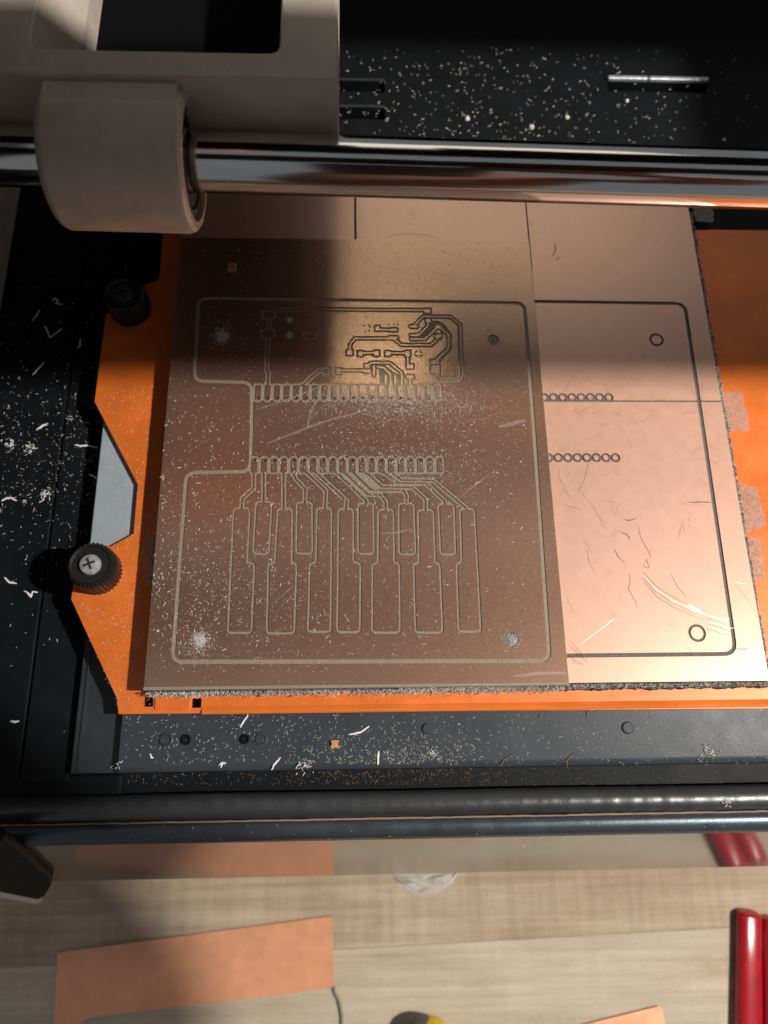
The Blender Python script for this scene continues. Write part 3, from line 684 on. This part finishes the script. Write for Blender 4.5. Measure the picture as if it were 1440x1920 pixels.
scatter('board_dust', 'whitish powder drifted around the middle of the two pad rows', 3800, lambda: (lambda q: q if ing(q, board_px) else None)((rng.normal(760, 95), rng.normal(752, 16)) if rng.random() < .7 else (rng.normal(800, 80), rng.normal(875, 22))), 0, .06, .2, 'dust', .3, (.02, .045))
scatter('board_dust', 'larger white chips scattered over the left half of the brown board', 420, lambda: (lambda q: q if ing(q, board_px) else None)((285+700*rng.random()**1.5, 790+440*rng.random())), 0, .35, .8, 'shav', .25, (.06, .11))
scatter('board_dust', 'whitish powder heaped round the four mounting holes', 1500, lambda: (lambda h_: (rng.normal(h_[0], 8), rng.normal(h_[1], 8)))([(417, 630), (375, 1201), (960, 1199), (925, 637)][rng.choice(4, p=[.3, .38, .2, .12])]), 0, .08, .3, 'dust', .4, (.03, .06))
scatter('bed_dust', 'pale chips sprinkled on the left wing of the orange bed', 1500, pick_orange, ZO, .15, .55, 'dust', .3, (.03, .07))
scatter('bed_dust', 'pale chips sprinkled on the orange bed to the right of the copper board', 420, lambda: (lambda q: q if ing(q, [(1320, 450), (1440, 450), (1440, 1240), (1360, 745)]) else None)((rng.uniform(1320, 1450), 450+800*rng.random()**.6)), ZO, .15, .6, 'dust', .3, (.03, .07))
def pick_bar():
    t = rng.random()
    if t < .35: q = (rng.normal(740, 90), 1432-abs(rng.normal(0, 34)))
    else: q = (228+1212*rng.random()**.95, rng.uniform(1340, 1434))
    return q if 228 < q[0] < 1440 and 1340 < q[1] < 1434 else None
scatter('bar_dust', 'pale chips strewn along the charcoal front bar', 1050, pick_bar, ZB, .2, .75, 'dust', .25, (.04, .08))
scatter('channel_dust', 'brown dust lying in the dark channel in front of the front bar', 1500, lambda: (lambda q: q if rng.random() < .2+.8*math.exp(-((q[0]-760)/190)**2) else None)((rng.uniform(240, 1440), rng.uniform(1440, 1472))), -17, .2, .55, 'dust_tan', .3)
def pick_ledge():
    q = (rng.uniform(0, 190), rng.normal(860, 150)); lim = 200-(q[1]-800)*.12
    return q if q[0] < lim and 380 < q[1] < 1420 else None
scatter('ledge_dust', 'pale chips on the black ledge left of the orange bed', 330, pick_ledge, ZL+.1, .2, .8, 'dust', .25, (.05, .11))
scatter('ledge_dust', 'fine pale powder on the lit part of the black ledge', 350, lambda: (rng.uniform(0, 185), rng.normal(850, 80)), ZL+.1, .08, .3, 'dust', .2, (.03, .06))
scatter('shelf_dust', 'pale specks on the light grey rail in the notch of the bed', 50, U_(190, 850, 245, 1000), -7.7, .15, .5, 'dust', .2)
scatter('floor_dust', 'pale chips strewn on the black rear floor behind the rod', 760, lambda: (lambda q: q if rng.random() < .15+.85*math.exp(-((q[0]-900)/260)**2) else None)((rng.uniform(630, 1420), 88+180*rng.random()**.75)), ZR, .25, 1.0, 'dust', .4, (.07, .16))
scatter('rail_dust', 'tiny pale specks along the edge of the black front rail', 46, U_(250, 1545, 1440, 1574), -8.9, .15, .35, 'dust', .2)
scatter('copper_dust', 'tiny dark specks scattered over the bright copper board', 150, lambda: (lambda q: q if ing(q, [(1000, 460), (1300, 460), (1430, 1270), (1075, 1270)]) else None)((rng.uniform(1000, 1440), rng.uniform(460, 1270))), z1, .15, .5, 'hair', .1, (.025, .05))
scatter('copper_dust', 'tiny dark specks along the back of the brown board', 130, lambda: (lambda q: q)((rng.uniform(640, 985), 455+75*rng.random()**1.5)), 0, .12, .35, 'hair', .1, (.04, .07))

# single shavings, fibres and crumbs that can be picked out one by one
def strand(name, label, cat, px, z, r, m, group=None, lift=.25):
    P = []
    for i in range(len(px)-1):
        for t in np.linspace(0, 1, 4)[:-1]: P.append((px[i][0]*(1-t)+px[i+1][0]*t, px[i][1]*(1-t)+px[i+1][1]*t))
    P.append(px[-1])
    pts = []
    for i, (x, y) in enumerate(P):
        c = A2(x+rng.normal(0, .35), y+rng.normal(0, .35), z); pts.append((c[0], c[1], z+r*.8+lift*abs(math.sin(i*1.3))*.5))
    k = [r*(.45+.55*math.sin(math.pi*(i+.6)/(len(pts)+.2)))*rng.uniform(.8, 1.15) for i in range(len(pts))]
    return single(name, MB().tube(pts, k, 6, .6), M[m], label, cat, group, smooth=70)
def clump(name, label, cat, px, z, size, m, n=16, group=None):
    c = A2(*px, z); mb = MB()
    for _ in range(n):
        d = rng.normal(0, size*.33, 2); a = rng.random()*6.28; chip(mb, (c[0]+d[0], c[1]+d[1], z+.02+abs(rng.normal(0, .2))), rng.uniform(.35, .9)*size*.45, rng.uniform(.06, .16)*min(1, size*.45), a, rng.normal(0, .35))
    return single(name, mb, M[m], label, cat, group)
GL = 'white shavings on the black side ledge'
ZQ = ZL+.1
strand('shaving', 'straight white shaving on the black ledge, level with the top of the lit patch', 'shaving', [(69, 807), (79, 800), (90, 795)], ZQ, .33, 'shav', GL)
strand('shaving', 'long white shaving lying crosswise beside the notch of the orange bed', 'shaving', [(141, 835), (152, 837), (163, 836), (183, 840)], ZQ, .3, 'shav', GL)
strand('shaving', 'arched white shaving at the left picture edge on the black ledge', 'shaving', [(3, 940), (12, 935), (21, 934), (32, 940)], ZQ, .3, 'shav', GL)
strand('shaving', 'short curved white shaving on the ledge beside the grey rail', 'shaving', [(168, 890), (176, 894), (185, 900)], ZQ, .3, 'shav', GL)
clump('shaving_clump', 'white fluffy clump at the left picture edge on the black ledge', 'shaving', (18, 833), ZQ, 2.6, 'shav', 22, GL)
clump('shaving_clump', 'white fluffy clump on the black ledge below the straight shaving', 'shaving', (56, 842), ZQ, 2.8, 'shav', 26, GL)
clump('shaving_clump', 'elongated white clump on the black ledge near the lower end of the lit patch', 'shaving', (84, 926), ZQ, 3.0, 'shav', 28, GL)
clump('shaving_clump', 'small white clump on the black ledge right of the straight shaving', 'shaving', (131, 786), ZQ, 1.6, 'shav', 12, GL)
clump('shaving_clump', 'small white crumb beside the arched shaving on the black ledge', 'shaving', (47, 941), ZQ, 1.5, 'shav', 12, GL)
GD = 'dim shavings on the shaded black ledge'
for lab, px in (('forked dim shaving in the shade of the carriage on the black ledge', [(85, 612), (95, 634), (116, 617)]), ('hooked dim shaving near the upper left thumb screw', [(152, 636), (150, 650), (146, 655)]),
                ('slanting dim shaving between the carriage and the lit patch', [(84, 679), (70, 695), (62, 704)]), ('tightly curled dim shaving uppermost on the shaded ledge', [(98, 565), (104, 560), (110, 565), (105, 570), (118, 572)]),
                ('bent dim shaving left of the curled one on the shaded ledge', [(75, 582), (68, 594), (60, 603)]), ('faint shaving by the left picture edge below the lit patch', [(8, 1082), (18, 1092), (32, 1094)]),
                ('jagged faint shaving on the dark ledge left of the lower thumb screw', [(46, 1108), (54, 1113), (58, 1120), (62, 1110), (71, 1111)]), ('faint crumb low on the dark ledge', [(20, 1352), (28, 1354), (37, 1352)])):
    strand('shaving', lab, 'shaving', px, ZQ, .28, 'shav', GD)
GB = 'shavings on the charcoal front bar'
for lab, px, r in (('slanting white shaving on the front bar just below the orange lip', [(451, 1363), (458, 1352), (466, 1340)], .25), ('wavy white shaving on the front bar left of the tan crumb', [(653, 1377), (665, 1376), (680, 1371), (692, 1362)], .24),
                   ('upright white shaving at the front edge of the bar right of the tan crumb', [(708, 1434), (709, 1420), (710, 1408)], .26), ('slanting shaving low on the front bar below the second screw', [(509, 1444), (516, 1432), (526, 1420)], .24),
                   ('curled white shaving low on the front bar under the first screw pair', [(415, 1440), (416, 1432), (420, 1430), (410, 1434), (424, 1429)], .25), ('angled white shaving low on the front bar left end', [(282, 1413), (284, 1420), (288, 1421)], .25)):
    strand('shaving', lab, 'shaving', px, ZB, r, 'shav', GB)
clump('shaving_clump', 'white tuft at the front edge of the bar below the tan crumb', 'shaving', (570, 1437), ZB, 3.0, 'shav', 26, GB)
clump('shaving_clump', 'small white tuft at the left end of the front bar', 'shaving', (222, 1433), ZB, 1.8, 'shav', 12, GB)
clump('shaving_clump', 'white tuft on the right of the front bar', 'shaving', (1328, 1408), ZB, 2.8, 'shav', 24, GB)
clump('shaving_clump', 'pale tuft on the front bar under the middle rivet', 'shaving', (812, 1412), ZB, 2.2, 'shav', 20, GB)
clump('shaving_clump', 'white tuft resting on the weather strip', 'shaving', (1364, 1506), -8.0, 2.0, 'shav', 16)
strand('fibre', 'dark curled fibre on the front bar right of the middle rivet', 'fibre', [(938, 1437), (945, 1424), (955, 1419), (963, 1413)], ZB, .16, 'hair')
strand('fibre', 'dark hooked fibre on the front bar left of the right rivet', 'fibre', [(1063, 1440), (1063, 1425), (1070, 1418), (1079, 1411)], ZB, .16, 'hair')
strand('fibre', 'short dark hair under the orange lip, nearer the middle rivet', 'fibre', [(1012, 1336), (1012, 1342), (1009, 1347)], ZB, .13, 'hair')
strand('fibre', 'short dark hair under the orange lip, nearer the right rivet', 'fibre', [(1100, 1332), (1100, 1346)], ZB, .12, 'hair')
def crumb(label, px, z, s, m):
    c = A2(*px, z); P = [(c[0]+s*x, c[1]+s*y) for x, y in ((-.5, -.3), (-.2, -.55), (.1, -.35), (.5, -.5), (.45, .1), (.55, .45), (0, .5), (-.45, .4), (-.3, .05))]
    mb = MB(); n_ = 9
    if m == 'tan': mb.prism(P, z, z+s*.35)
    else:
        k = rng.uniform(.75, 1.2, n_); mb.rows([[(c[0]+s*.5*q*k[i]*math.cos(6.283*i/n_), c[1]+s*.5*q*k[i]*math.sin(6.283*i/n_), z+h*s*rng.uniform(.8, 1.1)) for i in range(n_)] for q, h in ((.7, 0), (1, .15), (.8, .4), (.25, .5))])
    return single('board_crumb', mb, M[m], label, 'crumb', bevel=.05 if m == 'tan' else 0)
crumb('tan crumb of board on the shaded upper left of the brown board', (435, 503), 0, 2.4, 'tan')
crumb('tan crumb of board on the charcoal front bar', (627, 1396), ZB, 2.0, 'tan')
crumb('cream crumb on the black rear floor just behind the rod', (996, 240), ZR, 2.2, 'dust')
for lab, px, s in (('white crumb on the rear floor left of the cream one', (876, 224), 1.9), ('white crumb on the rear floor right of the cream one', (1063, 221), 1.7), ('white crumb on the rear floor below the clip bar', (1175, 190), 1.4), ('white crumb at the right end of the rear floor near the rod', (1357, 263), 1.3)):
    crumb(lab, px, ZR, s, 'shav')
# marks and scratches on the bright copper board (its own wear: fine raised burrs; glints in whitish colour)
def mark(name, px, r, m='hair', par=None, z=None):
    z = z1 if z is None else z
    pts = [(*A2(x+rng.normal(0, .4), y+rng.normal(0, .4), z), z+.006) for x, y in px]
    mb = MB().tube(pts, [r*(.5+.5*math.sin(math.pi*(i+.5)/len(pts))) for i in range(len(pts))], 5, .15)
    return part(name, mb, M[m], par or wb, smooth=80)
def dense(px, n=5):
    out = []
    for a, b in zip(px[:-1], px[1:]):
        for t in np.linspace(0, 1, n)[:-1]: out.append((a[0]*(1-t)+b[0]*t, a[1]*(1-t)+b[1]*t))
    return out+[px[-1]]
for px, r in (([(1171, 974), (1180, 976), (1192, 971)], .22), ([(1162, 997), (1172, 1001), (1180, 1006), (1179, 1012)], .2), ([(1172, 1001), (1184, 1000)], .14), ([(1290, 942), (1310, 941), (1333, 942)], .24), ([(1372, 1090), (1390, 1093), (1408, 1097)], .12),
              ([(1376, 1091), (1396, 1115), (1416, 1148)], .1), ([(1379, 1217), (1403, 1217)], .2), ([(1091, 1206), (1125, 1180), (1152, 1160), (1147, 1145)], .13), ([(1195, 985), (1203, 1012), (1218, 1038), (1220, 1045)], .13), ([(1220, 1045), (1250, 1042), (1276, 1040)], .1),
              ([(1082, 925), (1095, 900), (1103, 870)], .1), ([(1100, 1030), (1105, 1055), (1113, 1070)], .1), ([(1152, 1030), (1160, 1045), (1170, 1054)], .18), ([(1180, 1075), (1182, 1090), (1178, 1105), (1190, 1125), (1195, 1140)], .14), ([(1210, 1050), (1218, 1065), (1206, 1062), (1213, 1048), (1216, 1062)], .15),
              ([(1258, 1076), (1270, 1100), (1288, 1122)], .16), ([(1288, 1122), (1320, 1132), (1355, 1142)], .1), ([(1063, 1205), (1080, 1222), (1098, 1240)], .12), ([(1070, 1203), (1090, 1225), (1103, 1238)], .12), ([(1068, 1228), (1078, 1240), (1095, 1247)], .14), ([(1278, 983), (1274, 1000), (1271, 1012)], .1),
              ([(1370, 1240), (1380, 1258), (1390, 1270)], .1), ([(1085, 915), (1115, 955), (1140, 1000)], .07), ([(1035, 480), (1042, 470), (1040, 456)], .25), ([(1042, 486), (1052, 482)], .22), ([(1270, 620), (1276, 630), (1282, 628)], .13),
              ([(988, 410), (998, 418), (992, 424), (996, 416)], .16), ([(761, 398), (768, 390), (775, 396), (768, 404), (780, 402), (778, 410)], .2), ([(764, 420), (774, 420)], .35), ([(1196, 432), (1204, 440), (1200, 446)], .2)):
    mark('scratch', dense(px), r*.66, 'scratch' if r < .17 or px[0][1] < 480 else 'hair')
mb = MB()
for _ in range(110):
    x, y = rng.uniform(1010, 1420), rng.uniform(460, 1265); a = rng.normal(.7, .9); l_ = rng.uniform(8, 45); bend = rng.normal(0, 4)
    if not ing((x, y), [(1010, 460), (1300, 460), (1425, 1265), (1075, 1265)]): continue
    q = [(x+l_*t*math.cos(a)-bend*math.sin(a)*t*(1-t)*4, y+l_*t*math.sin(a)+bend*math.cos(a)*t*(1-t)*4) for t in np.linspace(0, 1, 6)]
    if not ing(q[-1], [(1010, 460), (1300, 460), (1425, 1265), (1075, 1265)]): continue
    mb.tube([(*A2(px_, py_, z1), z1+.003) for px_, py_ in q], [.02+.025*math.sin(math.pi*(i+.5)/6) for i in range(6)], 4, .1)
part('fine_scratches', mb, M['scratch'], wb, kind='stuff')
for off, r, m_ in ((0, .14, 'painted_glint'), (5, .12, 'scratch'), (-6, .12, 'scratch'), (12, .14, 'scratch')):
    mark('scratch', dense([(1206, 1078+off), (1230, 1105+off), (1262, 1126+off), (1300, 1144+off), (1335, 1156+off), (1368, 1166+off)]), r, m_)
mark('scratch', dense([(1290, 1134), (1302, 1140), (1314, 1145)]), .38, 'painted_glint')
for d in (0, 10, 20): mark('scratch', dense([(1325, 1160+d), (1345, 1167+d), (1370, 1176+d)]), .3, 'scratch')

M['haze_mark'] = mat('pale_scuff', (.62, .55, .52), .5, .2); M['haze_mark'].node_tree.nodes['Principled BSDF'].inputs['Alpha'].default_value = .22
for px, r in (([(500, 832), (560, 808), (620, 786), (690, 768)], .5), ([(480, 768), (530, 752), (570, 738), (605, 722)], .35), ([(575, 800), (582, 775), (590, 755)], .5), ([(935, 800), (960, 794), (985, 788)], .9), ([(715, 1000), (745, 998), (770, 992)], .35), ([(860, 935), (890, 910), (915, 890)], .25),
              ([(515, 1130), (535, 1112), (552, 1097)], .2), ([(372, 835), (385, 828), (396, 820)], .2), ([(960, 1268), (1010, 1262), (1062, 1262)], .7), ([(525, 1138), (545, 1120), (560, 1105)], .16)):
    mark('scuff', dense(px), r*.6, 'haze_mark', bb, 0.0)
mark('scuff', dense([(722, 447), (740, 441), (765, 438), (800, 441), (830, 449)]), .2, 'haze_mark')
# ------------------------------------------------------------------ things on the table
ZS = TABLE+1.6
def offcut_pts(z): return [A2(*p, z) for p in [(108, 1786), (619, 1718), (623, 1722), (627, 1850), (600, 1856), (400, 1880), (172, 1907), (158, 1914), (150, 1926), (140, 2010), (95, 2020)]]
sc = thing('copper_offcut', 'L-shaped copper offcut lying on the table in front of the machine', 'offcut', (*A2(360, 1830, TABLE), TABLE))
part('laminate', MB().prism(offcut_pts(ZS), TABLE, ZS-.1), M['fr4_grey'], sc)
part('copper_face', MB().prism(offcut_pts(ZS), ZS-.1, ZS), M['scrap'], sc)
thr = [A2(x, y, ZS-.8) for x, y in ((626, 1850), (627, 1860), (634, 1872), (638, 1888), (641, 1905), (642, 1960))]
part('broken_sliver', MB().tube([(p[0], p[1], ZS-.9) for p in thr], .55, 6, 1.2), M['fr4'], sc, smooth=60)
op2 = [A2(*p, ZS) for p in [(1010, 1945), (1060, 1930), (1234, 1887), (1243, 1893), (1260, 2010), (1040, 2040)]]
s2 = thing('copper_offcut', 'small copper offcut at the bottom right, between the yellow handle and the red handle', 'offcut', (*A2(1190, 1915, TABLE), TABLE))
part('laminate', MB().prism(op2, TABLE, ZS-.1), M['fr4_grey'], s2); part('copper_face', MB().prism(op2, ZS-.1, ZS), M['scrap'], s2)
# red dipped handle, two limbs side by side
rh = thing('hand_tool', 'glossy red vinyl-dipped tool handle lying on the table at the right edge', 'tool', (*A2(1425, 1850, TABLE), TABLE))
def limb(p0_, p1_, w0, z0_, h_):
    a_, b_ = A2(*p0_, z0_+h_), A2(*p1_, z0_+h_); mb = MB(); n_ = 22; rings = []
    d = (b_-a_); Ln = np.linalg.norm(d); d = d/Ln; e = np.array((-d[1], d[0]))
    for t, k, dz in ((0, .80, .0), (.006, .95, 0), (.03, 1, 0), (.3, 1.0, 0), (1, 1.1, 0)):
        c = a_+d*Ln*t; ring = []
        for i in range(n_):
            q = 2*math.pi*i/n_; cc, ss = math.cos(q), math.sin(q); sx = math.copysign(abs(cc)**.75, cc); sy = math.copysign(abs(ss)**.75, ss)
            ring.append((c[0]+e[0]*w0*k*sx+d[0]*(ss*.9 if t < .02 else 0), c[1]+e[1]*w0*k*sx+d[1]*(ss*.9 if t < .02 else 0), z0_+h_*.5+h_*.5*k*sy))
        rings.append(ring)
    return mb.rows(rings)
part('grip', limb((1411, 1712), (1410, 2050), 4.6, TABLE, 5.5), M['red'], rh, smooth=50)
part('grip', limb((1457, 1724), (1462, 2050), 4.4, TABLE, 5.5), M['red'], rh, smooth=50)
# yellow handle at the bottom edge
yh = thing('yellow_handle', 'rounded yellow plastic handle with a dark collar at the bottom edge of the picture', 'tool', (*A2(800, 1925, TABLE), TABLE))
yc = A2(806, 1945, TABLE+8); prof = []
for i in range(12):
    t = i/11; prof.append((0.1+7.4*math.sin(t*math.pi/2), 0))
rings = []
ax = np.array((.12, -1.0)); ax /= np.linalg.norm(ax); ex = np.array((-ax[1], ax[0]))
for s_, r_ in ((0, .2), (.3, 1.8), (1.0, 3.4), (2.2, 4.9), (4, 6.1), (7, 7.0), (14, 7.2), (40, 7.0)):
    c = yc+np.array((0, 6.2))+ax*s_; rings.append([(c[0]+ex[0]*r_*math.cos(q), c[1]+ex[1]*r_*math.cos(q), TABLE+7.2+r_*math.sin(q)) for q in np.linspace(0, 2*math.pi, 29)[:-1]])
part('grip', MB().rows(rings), M['yellow'], yh, smooth=60)
rings = []
for s_, r_ in ((0, .2), (.3, 2.2), (1.2, 4.2), (3, 5.8), (7, 6.6), (30, 6.6)):
    c = yc+np.array((-3.4, 6.6))+ax*s_; rings.append([(c[0]+ex[0]*r_*math.cos(q), c[1]+ex[1]*r_*math.cos(q), TABLE+6.6+.9*r_*math.sin(q)) for q in np.linspace(0, 2*math.pi, 29)[:-1]])
part('collar', MB().rows(rings), M['grey_yellow'], yh, smooth=60)
# crumpled clear film beneath the panel
n_ = 9; V = []; Fc = []
ca_, cb_ = A2(742, 1652, TABLE), A2(880, 1648, TABLE)
for j in range(n_):
    for i in range(n_):
        u_, v_ = i/(n_-1), j/(n_-1); p = ca_+(cb_-ca_)*u_; wd = 9*(math.sin(math.pi*min(1, u_+.12)))**.6
        V.append((p[0]+rng.normal(0, .3), p[1]-v_*wd+4+rng.normal(0, .3), TABLE+.15+abs(rng.normal(0, 1.3))*(.3+math.sin(math.pi*v_))+1.2*math.sin(math.pi*u_)*math.sin(math.pi*v_)))
for j in range(n_-1):
    for i in range(n_-1): Fc.append((j*n_+i, j*n_+i+1, (j+1)*n_+i+1, (j+1)*n_+i))
mb = MB(); mb.add(V, Fc)
cf = single('clear_film', mb, M['film'], 'crumpled scrap of clear plastic film on the table under the front panel', 'plastic scrap', smooth=None)
so = cf.modifiers.new('solidify', 'SOLIDIFY'); so.thickness = .00012

# ------------------------------------------------------------------ the photographer's phone, hand and sleeve, above and behind the lens
pc = CAM+R[1]*52+R[0]*16-R[2]*7
ph = thing('phone', 'black phone held above the machine to take the picture', 'phone', tuple(pc))
mb = MB(); rings = []
for k_, dz in ((.96, -4), (1, -3.2), (1, 3.2), (.96, 4)):
    P_ = arc_poly([(0, -80), (38, -80), (38, 80), (-38, 80), (-38, -80), (0, -80)], 10, 6)[:-1]
    rings.append([tuple(pc+R[0]*p[0]*k_+R[1]*p[1]*k_+R[2]*dz) for p in P_])
part('phone_body', mb.rows(rings), M['rubber'], ph, smooth=40)
def skin(name, joints, mat_, label, cat):
    me = bpy.data.meshes.new(name); b = joints[0][0]
    me.from_pydata([tuple((np.array(p)-np.array(b))*.001) for p, r, q in joints], [(q, i) for i, (p, r, q) in enumerate(joints) if q is not None], [])
    o = bpy.data.objects.new(name, me); C.objects.link(o); o.location = U(b)
    m = o.modifiers.new('skin', 'SKIN'); m.use_smooth_shade = True
    for i, (p, r, q) in enumerate(joints):
        sv = me.skin_vertices[0].data[i]; sv.radius = (r*.001, r*.001); sv.use_root = i == 0
    u = o.modifiers.new('sub', 'SUBSURF'); u.levels = u.render_levels = 2
    me.materials.append(mat_); o['label'] = label; o['category'] = cat; return o
M['skin'] = mat('skin', (.55, .33, .24), .5); M['sleeve'] = mat('rust_cloth', (.20, .075, .045), .9)  # rust tone invented for a warm band mirrored in rod and board
sh2 = lambda p, dx, dy: tuple(sh(p, 211)+np.array((dx, dy, 0)))
J = [(sh2((-26, 41, -14), -23, -24), 23, None), ((165, -28, 216), 24, 0), ((145, -28, 218), 23, 1), (sh2((-5, -22, -9), -21, -13), 21, 0), (sh2((-16, -66, -134), -31, -6), 27, 3), (sh2((0, -92, -132), -32, -7), 29, 4), (sh2((0, -92, -132), -10, -160), 42, 5), ((220, -400, 300), 60, 6), ((70, -430, 300), 120, 7), ((70, -430, 60), 125, 8), ((70, -430, -180), 130, 9), ((70, -420, 440), 50, 8), ((70, -400, 560), 80, 11)]
for k_, (dx, dy) in enumerate(((0, 20), (0, 4), (-2, -14), (-6, -30))):
    n_ = len(J); J += [((128, -14+dy, 222), 9, 2), ((108, -12+dy, 226), 8.5, n_), ((92, -10+dy, 222), 7.5, n_+1)]
n_ = len(J); J += [((168, 4, 208), 11, 1), ((146, 14, 206), 10, n_), ((118, 12, 212), 8.5, n_+1)]
skin('person', J, M['sleeve'], "unseen person holding the phone over the machine, top coloured rust for its reflection", 'person')

# ------------------------------------------------------------------ render
SC.render.engine = 'CYCLES'
SC.cycles.max_bounces = 8; SC.cycles.diffuse_bounces = 4; SC.cycles.glossy_bounces = 5; SC.cycles.caustics_reflective = True
SC.cycles.sample_clamp_indirect = 60.0; SC.cycles.blur_glossy = .15
